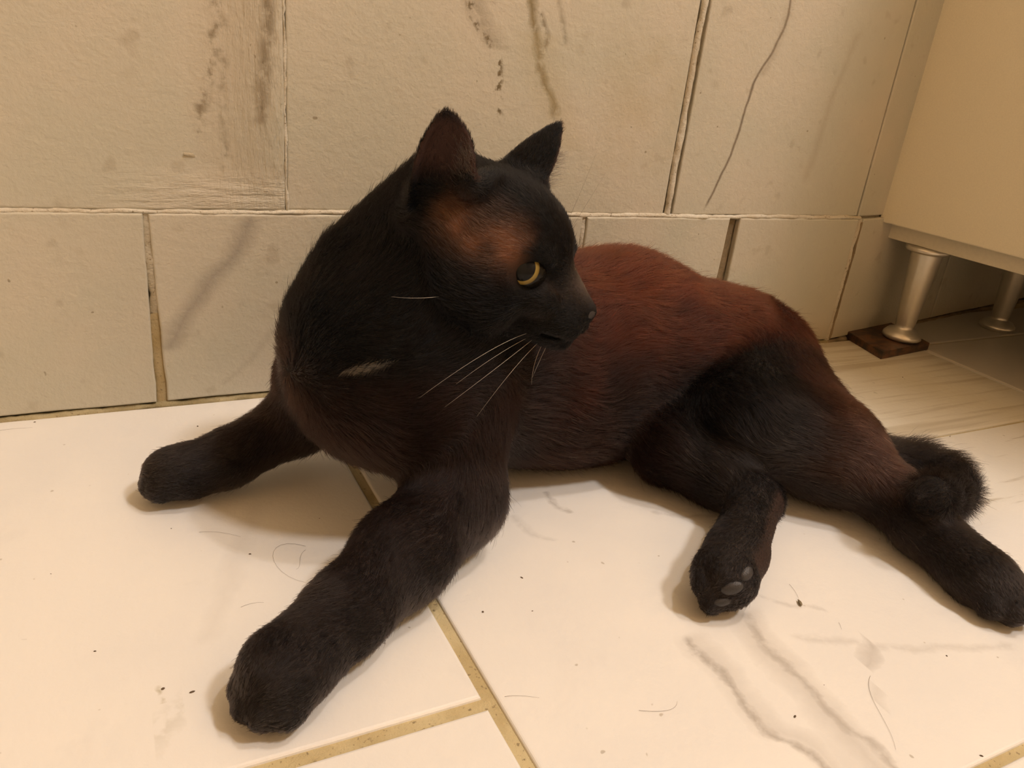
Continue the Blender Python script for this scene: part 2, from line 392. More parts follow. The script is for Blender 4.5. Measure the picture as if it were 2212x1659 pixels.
# raised, uneven grout beads (each joint filling is a piece of the wall)
def bead(name, pts, w, h, mat, parent, up=(0, -1, 0), seg=None, irregular=.35):
    """a rounded strip of grout along pts, lying on the wall / in the floor corner"""
    pts = np.array(pts, float); L = np.linalg.norm(np.diff(pts, axis=0), axis=1); cum = np.r_[0, np.cumsum(L)]
    n = seg or max(4, int(cum[-1]/.003)); s_ = np.linspace(0, cum[-1], n)
    C = np.array([np.interp(s_, cum, pts[:, k]) for k in range(3)]).T
    d = np.gradient(C, axis=0); d /= np.linalg.norm(d, axis=1)[:, None]; upv = np.array(up, float); upv = upv/np.linalg.norm(upv)
    sd = np.cross(d, upv); sd /= np.linalg.norm(sd, axis=1)[:, None]
    def sm(k): 
        a = rng.normal(0, 1, n+8); a = np.convolve(a, np.ones(k)/k, 'same')[4:-4][:n]; return a*math.sqrt(k)
    ww = w*(1+irregular*.45*sm(3)); hh = h*(1+irregular*.4*sm(3)); off = w*irregular*.25*sm(5)
    V = []; F = []; m = 6
    for i in range(n):
        for j in range(m):
            a = math.pi*j/(m-1); V.append(C[i]+sd[i]*(math.cos(a)*ww[i]/2+off[i])+upv*(math.sin(a)*hh[i]-.0012))
    for i in range(n-1):
        for j in range(m-1): F.append((i*m+j, i*m+j+1, (i+1)*m+j+1, (i+1)*m+j))
    o = link(name, pyd(name, V, F, True), [mat], parent); return o
def wl(x, z, y=-.0020): return (x, y, z)
bead('grout_line', [wl(-.30, zrow(-.3)), wl(c1, zrow(c1)), wl(XB, zrow(XB))], .0040, .0030, M_lip, wall_back)
bead('grout_line', [wl(t0, zrow(t0)), wl(t1, .42)], .0022, .0022, M_lip, wall_back, irregular=.6)
bead('grout_line', [wl((a1+b1)/2, zrow(b1)-.001, -.0024), wl((a0+b0)/2*.5+(a1+b1)/2*.5, zrow(b1)*.5, -.0024)], .0085, .0020, M_wgrout, wall_back)
bead('grout_line', [wl((a0+b0)/2*.5+(a1+b1)/2*.5, zrow(b1)*.5, -.0022), wl((a0+b0)/2, .002, -.0022)], .0095, .0016, M_ogrout, wall_back, irregular=.15)
bead('grout_line', [wl((c1+c2)/2, zrow(c1)-.001, -.0022), wl((c1+c2)/2-.001, .002, -.0022)], .0060, .0016, M_lip, wall_back)
bead('grout_line', [wl((d1+e1)/2, zrow(c1)-.002, .0005), wl((d0+e0)/2, .002, .0005)], .0100, .0012, M_dgrout, wall_back)
bead('grout_line', [wl(f1+.0035, zrow(f1)-.001, -.0022), wl(f0+.0035, .002, -.0022)], .0080, .0022, M_lip, wall_back)
bead('grout_line', [wl(f1+.0065, zrow(f1)-.004, -.0040), wl(f0+.0060, .004, -.0040)], .0026, .0014, M_dgrout, wall_back)
bead('grout_line', [wl(f1-.0005, zrow(f1)-.012, -.0034), wl(f0-.0003, .004, -.0034)], .0014, .0012, M_ogrout, wall_back)
bead('grout_line', [wl((g0+h0)/2-.0015, zrow(h0)+.001), wl((g0+h0)/2-.0015, .5)], .0055, .0026, M_lip, wall_back, irregular=.25)
bead('grout_line', [(-.6, -.0035, .0005), (.3, -.0028, .0005), (XB, -.0030, .0004)], .0068, .0028, M_bgrout, floor, up=(0, -.6, .8), irregular=.3)
bead('grout_line', [(XB, -.0030, .0004), (XR, yr-.003, .0004)], .0068, .0028, M_dgrout, floor, up=(0, -.6, .8), irregular=.3)

rp = [aty(u, v, -.2)/100 for u, v in ((396, 338), (418, 341), (438, 348), (452, 352), (471, 349))]
bead('plaster_ridge', [(q[0], -.0022, q[2]) for q in rp], .0042, .0026, M_wgrout, wall_back, irregular=.8)
for pxs in (((300, 452), (312, 462), (316, 480)), ((540, 415), (575, 428), (600, 440)), ((240, 436), (300, 428), (330, 440))):
    bead('plaster_ridge', [(aty(u, v, -.2)[0]/100, -.0018, aty(u, v, -.2)[2]/100) for u, v in pxs], .0022, .0016, M_wgrout, wall_back, irregular=.7)

# ------------------------------------------------------------------ cabinet
M_cab = plain('cream_lacquer', (.80, .72, .54), .42, bump=.15, scale=900)
M_edge = plain('cream_edge_band', (.72, .64, .48), .5)
M_metal = plain('satin_aluminium', (.74, .70, .62), .34, metal=.85, scale=90)
cab_rz = math.atan2(.026, .19)*1.0
CAB = empty("bathroom_cabinet", (.7075, .006, 0))
# local frame: x into the cabinet (right), y towards wall
CR = .118
CAB.rotation_euler.z = CR
def cab_box(name, x0, x1, y0, y1, z0, z1, mat, parent, bev=.001, seg=2):
    import bmesh
    me = box_me(name, x0, x1, y0, y1, z0, z1); bm = bmesh.new(); bm.from_mesh(me)
    bmesh.ops.bevel(bm, geom=bm.edges[:], offset=bev, segments=seg, affect='EDGES', profile=.5); bm.to_mesh(me); bm.free()
    return link(name, me, [mat], parent)
ZB = .1055; CD = .50; CWD = .60; ZT = .88
cab_box('carcass', 0, CD, -CWD, 0, ZB, ZT, M_edge, CAB)
for k in range(2):
    d = cab_box('door', -.0175, -.0012, -CWD*(k+1)/2+.0015, -CWD*k/2+.0035-.005*k, ZB+.0165, ZT-.006, M_cab, CAB, .0012)
    V, F = lathe([(.0045, 0), (.0045, .012), (.011, .016), (.0125, .021), (.010, .026), (.003, .028)], 24)
    V = [(-z, y, x) for x, y, z in V]; kn = link('knob', pyd('knob', V, F, True), [M_metal], d, (-.0172, -CWD/2+(.035 if k == 0 else -.035), .62))
cab_box('countertop', -.036, CD, -CWD-.004, -.001, ZT, ZT+.022, plain('pale_stone_top', (.70, .66, .58), .25), CAB, .002)
def leg(x, y, zf):
    hgt = ZB-zf
    pr = [(.001, 0), (.0165, 0), (.0190, .0025), (.0185, .0055), (.0150, .0095), (.0095, .0115), (.0088, .0135), (.0090, .0160), (.0096, .0180), (.0150, hgt-.008), (.0153, hgt-.0062), (.0205, hgt-.006), (.0213, hgt-.0045), (.0213, hgt-.0005), (.001, hgt)]
    V, F = lathe(pr, 48); o = link('leg', pyd('leg', V, F, True), [M_metal], CAB, (x, y, zf)); return o
R_ = Matrix.Rotation(-CR, 3, 'Z')
def to_cab(x, y):
    v = R_ @ Vector((x-.7075, y-.012, 0)); return v.x, v.y
FX, FY = atz(1935, 727, .75)[:2]/100
lx, ly = to_cab(FX, FY)
leg(lx, ly, .0078)
sx, sy = to_cab(.918, -.004)
leg(sx, sy, 0.0); leg(CD-.05, sy, 0.0); leg(CD-.05, -CWD+.05, 0.0); leg(lx, -CWD+.05, 0.0); leg(sx, -CWD+.05, 0.0)
tag(CAB, 'cream cabinet standing on silver legs in the corner, door facing the cat', 'cabinet')

# small stained wooden pad under the leg
s = NT('scorched_brown_wood'); g = s.new('ShaderNodeNewGeometry'); P = g.outputs['Position']
mp = s.new('ShaderNodeMapping'); s.put(mp.inputs[0], P); mp.inputs['Scale'].default_value = (.25, 1, 1); mp.inputs['Rotation'].default_value = (0, 0, .3)
n = s.noise(mp.outputs[0], 160, 4, .6); n2 = s.noise(P, 55, 3, .6)
col = s.mix(s.smooth(n, .4, .65), (.13, .055, .022, 1), (.05, .024, .014, 1)); col = s.mix(s.smooth(n2, .45, .62), col, (.022, .014, .011, 1))
s.put(s.b.inputs['Base Color'], col); s.b.inputs['Roughness'].default_value = .45; s.put(s.b.inputs['Normal'], s.bump(n, .4, .001)); M_wood = s.m
pc = [atz(1822, 712, .7)[:2]/100, atz(1907, 762, .7)[:2]/100, atz(2008, 742, .7)[:2]/100]
pc.append(pc[0]+pc[2]-pc[1]); pcen = sum(pc)/4
V, F = bevel_slab(0, 0, 0, 0, .0077, .0008, quad=[tuple(q-pcen) for q in pc])
pad = tag(link('wooden_pad', pyd('wooden_pad', V, F), [M_wood], None, (pcen[0], pcen[1], 0.0001)), 'small dark brown wooden square under the silver cabinet leg', 'pad')
FURRY = True
# ------------------------------------------------------------------ the cat: one signed-distance body, meshed once
def A(u, v, z): return atz(u, v, z)
def B(u, v, y): return aty(u, v, y)
HEAD_POSE = (-0.87, 0.16, -0.05, 17.35, -18.35, 15.05, 1.0)
# head pose (head frame: x forward, y left, z up; cm)
HY, HP, HR, HS = HEAD_POSE[0], HEAD_POSE[1], HEAD_POSE[2], HEAD_POSE[6]
def R3(a, b, c):
    ca, sa, cb, sb, cc, sc = math.cos(a), math.sin(a), math.cos(b), math.sin(b), math.cos(c), math.sin(c)
    return np.array([[ca, -sa, 0], [sa, ca, 0], [0, 0, 1]]) @ np.array([[cb, 0, sb], [0, 1, 0], [-sb, 0, cb]]) @ np.array([[1, 0, 0], [0, cc, -sc], [0, sc, cc]])
HM = R3(HY, HP, HR); HO = np.array(HEAD_POSE[3:6])
def h(x, y, z): return HM @ np.array([x, y, z], float)*HS + HO
ID = np.eye(3)
PR = []      # kind, data..., k blend, fur length, colour code, flow
def cap(a, b, ra, rb, k=1.0, fur=.7, col=(0, 0, 0), flow=None):
    a = np.array(a, float); b = np.array(b, float)
    PR.append(dict(t='c', a=a, b=b, ra=ra, rb=rb, k=k, fur=fur, col=col, flow=(b-a)/(np.linalg.norm(b-a)+1e-9) if flow is None else np.array(flow, float)))
def ell(c, r, M=ID, k=1.0, fur=.7, col=(0, 0, 0), flow=(1, 0, 0)):
    PR.append(dict(t='e', c=np.array(c, float), r=np.array(r, float), M=M, k=k, fur=fur, col=col, flow=np.array(flow, float)))
def basis(x, z=(0, 0, 1)):
    x = np.array(x, float); x /= np.linalg.norm(x); y = np.cross(z, x); y /= np.linalg.norm(y); return np.array([x, y, np.cross(x, y)]).T
def sd_prim(p, Q):
    if p['t'] == 'c':
        ab = p['b']-p['a']; t = np.clip(((Q-p['a'])@ab)/(ab@ab), 0, 1)
        return np.linalg.norm(Q-p['a']-t[..., None]*ab, axis=-1)-(p['ra']+(p['rb']-p['ra'])*t)
    L = (Q-p['c'])@p['M']; k0 = np.linalg.norm(L/p['r'], axis=-1); k1 = np.linalg.norm(L/p['r']**2, axis=-1)+1e-9
    return k0*(k0-1)/k1
# --- trunk
BLK, BRN, RST = (0, 0, 0), (1, 0, 0), (.5, 0, 0)
chest = B(845, 800, -16.2)
cap(chest+[.3, .3, .5], (20.5, -12.8, 7.1), 5.4, 5.8, 2.0, .9)
cap((20.5, -12.8, 7.1), (31, -11.3, 6.5), 5.9, 6.15, 2.0, 1.0)
cap((31, -11.3, 6.5), (38.0, -13.0, 5.3), 6.0, 5.05, 2.0, 1.0)
cap((38.2, -12.9, 5.3), (41.8, -15.0, 3.8), 5.0, 3.3, 2.0, 1.0)
# chest front / neck
ell(B(778, 780, -16.5), (3.2, 4.0, 4.4), k=2.0, fur=.9)
NB = h(-2.2, 0, -1.2)
cap(B(806, 710, -15.5), NB, 4.1, 3.5, 1.5, .8)
cap(B(775, 560, -14.0), h(-3.6, .2, 2.0), 1.9, 2.1, 1.5, .7)
cap(B(790, 645, -13.5), h(-2.6, 0, .2), 3.0, 2.9, 1.2, .8)
cap(B(900, 850, -18.0), h(-.5, 0, -3.0), 3.6, 2.4, 2.0, .8)
# --- near foreleg (cat's left)
sh = B(975, 850, -18.2); elb = A(985, 1078, 3.0); wr = A(752, 1318, 2.1); pw = A(622, 1440, 1.75)
cap(sh, elb, 3.2, 2.35, 1.6, .7)
cap(elb, A(870, 1198, 2.5), 2.35, 2.15, 1.0, .6); cap(A(870, 1198, 2.5), wr, 2.15, 1.72, 1.0, .5); cap(wr, A(690, 1378, 1.9), 1.72, 1.7, .8, .35)
d = pw-wr; d[2] = 0; d /= np.linalg.norm(d); MB_ = basis(d)
ell(pw, (2.0, 1.9, 1.6), MB_, .7, .3, flow=d)
for k, (f, s_, r) in enumerate([(1.05, -1.15, .72), (1.5, -.42, .78), (1.5, .42, .78), (1.05, 1.15, .72)]):
    ell(pw+MB_@np.array([f, s_, -.75]), (r*1.15, r*.8, r*.98), MB_, .35, .22, flow=d)
# --- far foreleg (cat's right)
sh2 = B(700, 830, -12.5); elb2 = A(648, 905, 3.4); wr2 = A(492, 990, 2.1); pw2 = A(382, 1020, 1.65)
cap(sh2, elb2, 2.8, 1.8, 1.6, .7); cap(elb2, wr2, 1.8, 1.45, 1.0, .55); cap(wr2, A(430, 1012, 1.8), 1.45, 1.45, .8, .35)
d = pw2-wr2; d[2] = 0; d /= np.linalg.norm(d); MB_ = basis(d)
ell(pw2, (1.75, 1.6, 1.4), MB_, .7, .3, flow=d)
for k, (f, s_, r) in enumerate([(.9, -.95, .58), (1.2, -.33, .62), (1.2, .33, .62), (.9, .95, .58)]):
    ell(pw2+MB_@np.array([f, s_, -.6]), (r*1.15, r*.8, r*.98), MB_, .3, .22, flow=d)
# --- upper hind leg (cat's left): hip, knee, hock, toes
ell((26.5, -14.2, 4.2), (8.0, 4.6, 4.1), k=1.5, fur=.9)
hip = np.array((40.6, -14.2, 5.4)); knee = A(1600, 905, 4.8); hock = A(1925, 1070, 2.3); toe = A(2122, 1250, 1.3)
cap(hip, knee, 4.3, 3.3, 1.6, .9); cap(hip, A(1790, 970, 3.6), 4.1, 2.85, 1.6, .8, (.45, 0, 0))
cap(knee, A(1790, 975, 3.4), 3.2, 2.8, 1.2, .8); cap(A(1790, 975, 3.4), hock, 2.8, 1.75, 1.2, .6, BRN)
cap(hock, A(1990, 1135, 1.9), 1.75, 1.6, .8, .45); cap(A(1990, 1135, 1.9), toe, 1.6, 1.65, .8, .35)
d = toe-hock; d[2] = 0; d /= np.linalg.norm(d); MB_ = basis(d)
ell(toe, (2.1, 1.85, 1.25), MB_, .7, .3, flow=d)
for k, (f, s_, r) in enumerate([(1.2, -1.2, .7), (1.75, -.42, .78), (1.75, .42, .78), (1.2, 1.2, .7)]):
    ell(toe+MB_@np.array([f+.3, s_, -.35]), (r*1.2, r*.85, r), MB_, .22, .2, flow=d)
# --- lower hind leg (cat's right), sole turned to the right
k2 = A(1445, 958, 3.0); hk = A(1632, 1082, 2.0); pm = A(1592, 1195, 1.9); pt = A(1567, 1243, 1.7)
cap((35.0, -15.0, 4.0), k2, 3.0, 2.3, 1.0, .8); cap(k2, A(1545, 1018, 2.3), 2.3, 1.95, 1.0, .7)
cap(A(1545, 1018, 2.3), hk, 1.95, 1.45, .8, .55); cap(hk, pm, 1.45, 1.5, .7, .4); cap(pm, pt, 1.5, 1.55, .7, .3)
d = pt-hk; d[2] = 0; d /= np.linalg.norm(d); MF = basis(d)
ell(pt, (1.55, 1.5, 1.5), MF, .6, .25, flow=d)
for (f, s_, z_, r) in [(1.15, -.75, .0, .75), (1.3, -.2, -.75, .72), (.95, -.1, .85, .72)]:
    ell(pt+MF@np.array([f, s_, z_]), (r*1.05, r*.9, r), MF, .25, .22, flow=d)
# --- tail, lying round behind the leg with its tip on the hock
tl = [(43.0, -17.0, 2.6), A(1885, 985, 1.8), A(1985, 1000, 1.8), A(2045, 1025, 1.8), A(2062, 1062, 2.0), A(2030, 1075, 3.0), A(2008, 1072, 4.0)]
rr = [1.6, 1.15, 1.25, 1.2, 1.2, 1.2, 1.15]
for i in range(6): cap(tl[i], tl[i+1], rr[i], rr[i+1], .6, 1.1, (0, 0, 1))
# --- head
HF = HM[:, 0]; BK = -HF; HEAD0 = len(PR)
def he(c, r, k=.8, fur=.45, col=BLK, fl=BK, M=None): ell(h(*c), np.array(r)*HS, HM if M is None else HM@M, k, fur, col, fl)
def rotY(a): return R3(0, a, 0)
def rotZ(a): return R3(a, 0, 0)
he((-1.1, 0, .75), (3.9, 3.4, 3.45), 1.0)
he((.9, 0, 1.15), (2.9, 2.6, 2.6), 1.0, .35)
for s_ in (-1, 1):
    he((.2, s_*2.1, -1.3), (2.6, 1.6, 2.0), 1.0, .6)         # cheeks
    he((2.35, s_*1.5, 1.25), (1.25, .85, .65), .6, .22)        # brow ridge
    he((3.1, s_*1.5, -.75), (1.4, .75, .8), .6, .25)            # cheekbone
    he((4.55, s_*.68, -1.75), (1.1, .80, .82), .35, .22)        # whisker pad
cap(h(2.2, 0, .95), h(5.25, 0, -.80), 1.25*HS, .55*HS, .5, .14, BLK, BK)
he((3.6, 0, -1.5), (1.7, 1.35, 1.15), .7, .22)
he((5.45, 0, -.95), (.50, .52, .46), .3, .06)
he((4.35, 0, -2.75), (.85, .75, .55), .4, .25)                  # chin
he((2.6, 0, -2.5), (1.9, 1.25, .85), .7, .35)
HEADN = len(PR)
# ears: curved sheets
def ear(bf, bb, tip, open_dir, depth, n=44, m=31, pw_=2.6, belly=.12):
    """bf/bb: front and back ends of the base, tip; open_dir: where the opening looks"""
    bf, bb, tip = map(lambda q: np.array(q, float), (bf, bb, tip)); od = np.array(open_dir, float); od /= np.linalg.norm(od)
    P_ = np.zeros((n, m, 3))
    for i in range(n):
        s0 = i/(n-1)
        w = (1-s0**pw_)**.8 if s0 < 1 else 0
        mid = (bf+bb)/2*(1-s0)+tip*s0; half = (bb-bf)/2*w*(1+belly*math.sin(math.pi*s0))
        for j in range(m):
            t = -1+2*j/(m-1); dep = depth*(1-abs(t)**2.2)*(w**.8)
            P_[i, j] = mid+half*t-od*dep
    return P_
EARS = []

cap(B(1030, 425, -19.0), B(915, 478, -17.8), .9, .9, .8, .35)      # root of the near ear
cap(B(1150, 405, -17.7), B(1085, 385, -15.6), .8, .8, .8, .35)       # root of the far ear

cap(B(1012, 398, -20.0), B(1068, 398, -19.2), .55, .5, .7, .3)      # brow ridge in front of the near ear
# near (right) ear, opening turned towards the lens side; far (left) ear seen from behind
EARS = [ear(B(1024, 400, -20.2), B(884, 455, -18.7), B(958, 243, -20.0), (-.05, -.97, .1), .8, pw_=2.4, belly=.0),
        ear(B(1165, 405, -18.3), B(1072, 372, -15.6), B(1210, 268, -16.6), (.80, -.05, -.2), .7, pw_=1.5, belly=.05)]
EYE_R = .92*HS; EYE_C = [h(2.50, -1.60, .36), h(2.50, 1.60, .36)]
G_N = aty(1143, 592, -30.0); 
CARVES = []
for i_, s_ in enumerate((-1, 1)):
    ex = HM @ np.array([.72, s_*.62, .05]); ex /= np.linalg.norm(ex)
    M_ = basis(ex, HM[:, 2]); cc = EYE_C[i_]+ex*EYE_R*1.05
    CARVES.append((cc, (.75, .60, .72), M_ @ R3(0, 0, -s_*.15), .25))
    CARVES.append((h(5.75, s_*.28, -1.0), (.22, .12, .10), HM, .10))
# mouth line under the whisker pads
for s_ in (-1, 1): CARVES.append((h(4.3, s_*.95, -2.42), (1.25, .55, .09), HM @ R3(s_*.5, -.12, 0), .18))
GAZE = (.30, -.05)
TOEPADS = [(1618, 1235, .50, (.4, .9, .62), .5), (1582, 1278, .62, (.4, .9, .55), .4), (1568, 1302, .55, (.4, .9, .45), .3)]
WHISK = [((946, 643), (900, 647), (845, 641), .3), ((1140, 728), (1060, 745), (905, 860), 2.5), ((1135, 738), (1070, 765), (985, 830), 2.0), ((1150, 742), (1080, 790), (960, 880), 2.5), ((1148, 745), (1090, 770), (1060, 900), 2.0), ((1160, 748), (1110, 790), (1030, 900), 2.0),
 ((1160, 750), (1120, 795), (1110, 840), 1.2), ((1168, 752), (1150, 785), (1148, 830), 1.0), ((1175, 755), (1165, 780), (1150, 815), 1.0), ((1210, 765), (1190, 775), (1165, 778), .4)]
WHISK_D = [((1238, 480), (1262, 400), (1290, 325), 1.0), ((1243, 500), (1275, 430), (1310, 370), 1.5)]
# ---- field on a grid and naive surface nets
VOX = 0.16
lo_ = np.array([0.0, -42.0, -.02]); hi_ = np.array([55.0, -3.0, 23.5])
N3 = np.ceil((hi_-lo_)/VOX).astype(int)+1
ax = [lo_[k]+VOX*np.arange(N3[k]) for k in range(3)]
F_ = np.full(N3, 3.0, np.float32)
def region(mn, mx):
    a = np.maximum(np.floor((mn-lo_)/VOX).astype(int), 0); b = np.minimum(np.ceil((mx-lo_)/VOX).astype(int)+1, N3)
    return a, b
def gridpts(a, b): return np.stack(np.meshgrid(*[ax[k][a[k]:b[k]] for k in range(3)], indexing='ij'), -1).astype(np.float32)
def smin(f, g, k):
    hh = np.clip(.5+.5*(f-g)/k, 0, 1); return f*(1-hh)+g*hh-k*hh*(1-hh)
for p in PR:
    if p['t'] == 'c': R = max(p['ra'], p['rb'])+p['k']+.6; mn = np.minimum(p['a'], p['b'])-R; mx = np.maximum(p['a'], p['b'])+R
    else: R = p['r'].max()+p['k']+.6; mn = p['c']-R; mx = p['c']+R
    a, b = region(mn, mx)
    if (b <= a).any(): continue
    s3 = tuple(slice(a[k], b[k]) for k in range(3)); g = sd_prim(p, gridpts(a, b)).astype(np.float32)
    F_[s3] = smin(F_[s3], g, p['k'])
def sheet(P_, th, k, edge_th=None):
    q = P_.reshape(-1, 3).astype(np.float32); a, b = region(q.min(0)-1, q.max(0)+1); G = gridpts(a, b); sh_ = G.shape[:3]; G = G.reshape(-1, 3)
    out = np.empty(len(G), np.float32)
    for c in range(0, len(G), 20000):
        D = ((G[c:c+20000, None, :]-q[None])**2).sum(-1); out[c:c+20000] = np.sqrt(D.min(1))
    s3 = tuple(slice(a[k_], b[k_]) for k_ in range(3)); F_[s3] = smin(F_[s3], (out-th).reshape(sh_), k)
for e in EARS: sheet(e, .15, .30)
def carve(c, r, M, k):       # smooth subtraction of an ellipsoid
    p = dict(t='e', c=np.array(c, float), r=np.array(r, float), M=M); R = max(r)+k+.4
    a, b = region(p['c']-R, p['c']+R); s3 = tuple(slice(a[i], b[i]) for i in range(3)); g = -sd_prim(p, gridpts(a, b)).astype(np.float32)
    F_[s3] = -smin(-F_[s3], -g, k)
for c in CARVES: carve(*c)
# keep the underside on the floor
zz = ax[2][None, None, :].astype(np.float32); F_ = np.maximum(F_, .06-zz)
def surface_nets(F_):
    ins = F_ < 0
    c = np.stack([ins[i:i-1 or None, j:j-1 or None, k:k-1 or None] for i in (0, 1) for j in (0, 1) for k in (0, 1)])
    nin = c.sum(0); act = (nin > 0) & (nin < 8); idx = np.argwhere(act); vid = np.full(act.shape, -1, np.int64); vid[tuple(idx.T)] = np.arange(len(idx))
    corners = [(i, j, k) for i in (0, 1) for j in (0, 1) for k in (0, 1)]
    val = {cn: F_[idx[:, 0]+cn[0], idx[:, 1]+cn[1], idx[:, 2]+cn[2]] for cn in corners}
    acc = np.zeros((len(idx), 3)); cnt = np.zeros(len(idx))
    for cn in corners:
        for k in range(3):
            if cn[k] == 0:
                c2_ = list(cn); c2_[k] = 1; c2_ = tuple(c2_); f0, f1 = val[cn], val[c2_]; m = (f0 < 0) != (f1 < 0)
                t = np.where(m, f0/np.where(f0-f1 == 0, 1, f0-f1), 0); pnt = np.tile(np.array(cn, float), (len(idx), 1)); pnt[:, k] = t
                acc[m] += pnt[m]; cnt[m] += 1
    V = (idx+acc/cnt[:, None])*VOX+lo_
    Fs = []
    for k in range(3):
        o1, o2 = (k+1) % 3, (k+2) % 3
        sl0 = [slice(None)]*3; sl1 = [slice(None)]*3; sl0[k] = slice(0, -1); sl1[k] = slice(1, None)
        a, b = ins[tuple(sl0)], ins[tuple(sl1)]; e = np.argwhere(a != b)
        e = e[(e[:, o1] > 0) & (e[:, o2] > 0) & (e[:, o1] < F_.shape[o1]-1) & (e[:, o2] < F_.shape[o2]-1)]
        flip = a[tuple(e.T)]
        def g(d1, d2):
            q = e.copy(); q[:, o1] -= d1; q[:, o2] -= d2; return vid[tuple(q.T)]
        q = np.stack([g(1, 1), g(0, 1), g(0, 0), g(1, 0)], 1); q[~flip] = q[~flip][:, ::-1]; Fs.append(q)
    return V, np.concatenate(Fs)
Vb, Fb = surface_nets(F_)
# light smoothing and vertex normals
def nbr_smooth(V, Fb, n, lam=.5):
    E = np.concatenate([Fb[:, [0, 1]], Fb[:, [1, 2]], Fb[:, [2, 3]], Fb[:, [3, 0]]]); cnt = np.bincount(E.ravel(), minlength=len(V))
    for it in range(n):
        S = np.zeros_like(V)
        for k in range(3): S[:, k] = np.bincount(E[:, 0], V[E[:, 1], k], len(V))+np.bincount(E[:, 1], V[E[:, 0], k], len(V))
        V = V+lam*(S/cnt[:, None]-V)
    return V
Vb = nbr_smooth(Vb, Fb, 2)
def quad_normals(V, Fb):
    n = np.cross(V[Fb[:, 2]]-V[Fb[:, 0]], V[Fb[:, 3]]-V[Fb[:, 1]]); N = np.zeros_like(V)
    for k in range(4):
        for a in range(3): N[:, a] += np.bincount(Fb[:, k], n[:, a], len(V))
    return N/(np.linalg.norm(N, axis=1)[:, None]+1e-12), n
Nb, nq = quad_normals(Vb, Fb)
# blended fur flow / length from the primitives
W_ = np.zeros(len(Vb)); FL = np.zeros((len(Vb), 3)); LN = np.zeros(len(Vb)); HD = np.zeros(len(Vb)); TLW = np.zeros(len(Vb)); BR = np.zeros(len(Vb))
for i, p in enumerate(PR):
    w = np.exp(-np.maximum(sd_prim(p, Vb), -.3)/.45); W_ += w; FL += w[:, None]*p['flow']; LN += w*p['fur']; TLW += w*p['col'][2]; BR += w*p['col'][0]
    if i >= HEAD0: HD += w
W_ += 1e-9
FL /= W_[:, None]; LN /= W_; HD /= W_; TLW /= W_; BR /= W_
FL = FL-(FL*Nb).sum(1)[:, None]*Nb
FL /= np.linalg.norm(FL, axis=1)[:, None]+1e-6
print('body', len(Vb), len(Fb), 'r', round(time.time()-T0, 1))
# ---- body mesh
me = bpy.data.meshes.new('body'); me.vertices.add(len(Vb)); me.vertices.foreach_set('co', (Vb/100).ravel())
me.loops.add(len(Fb)*4); me.loops.foreach_set('vertex_index', Fb.ravel().astype(np.int32)); me.polygons.add(len(Fb))
me.polygons.foreach_set('loop_start', np.arange(0, len(Fb)*4, 4, dtype=np.int32))
me.update(calc_edges=True); me.shade_smooth()
CAT = empty('cat', (.25, -.15, 0))
tag(CAT, 'black and rusty brown cat lying on the pale tile floor, head turned right', 'cat')
def part(name, me, mats, parent=None):
    o = link(name, me, mats, parent or CAT)
    o.matrix_parent_inverse = Matrix.Identity(4) if parent else Matrix.Translation((-.25, .15, 0)); return o
def sstep(x, a, b):
    t = np.clip((x-a)/(b-a), 0, 1); return t*t*(3-2*t)
def vnoise(P, sc, seed=0):     # cheap smooth 3-D noise, 0..1
    r = np.random.default_rng(seed); o = np.zeros(len(P))
    for k in range(7):
        d = r.normal(size=3); d /= np.linalg.norm(d); o += np.sin(P@d*sc*(.6+.9*r.random())+r.random()*6.28)
    return np.clip(.5+o/9, 0, 1)
def surf(u, v, rad=7):      # body point seen near pixel (u, v) and its normal
    d = Vb/100-CAM; zc = d@FW; uu = W/2+FPX*(d@RT)/zc; vv = H/2-FPX*(d@UP)/zc
    m = np.where((np.hypot(uu-u, vv-v) < rad) & ((Nb*d).sum(1) < 0))[0]
    if len(m) == 0: return surf(u, v, rad*2) if rad < 120 else (Vb[0], Nb[0])
    i = m[np.argmin(zc[m])]; return Vb[i], Nb[i]
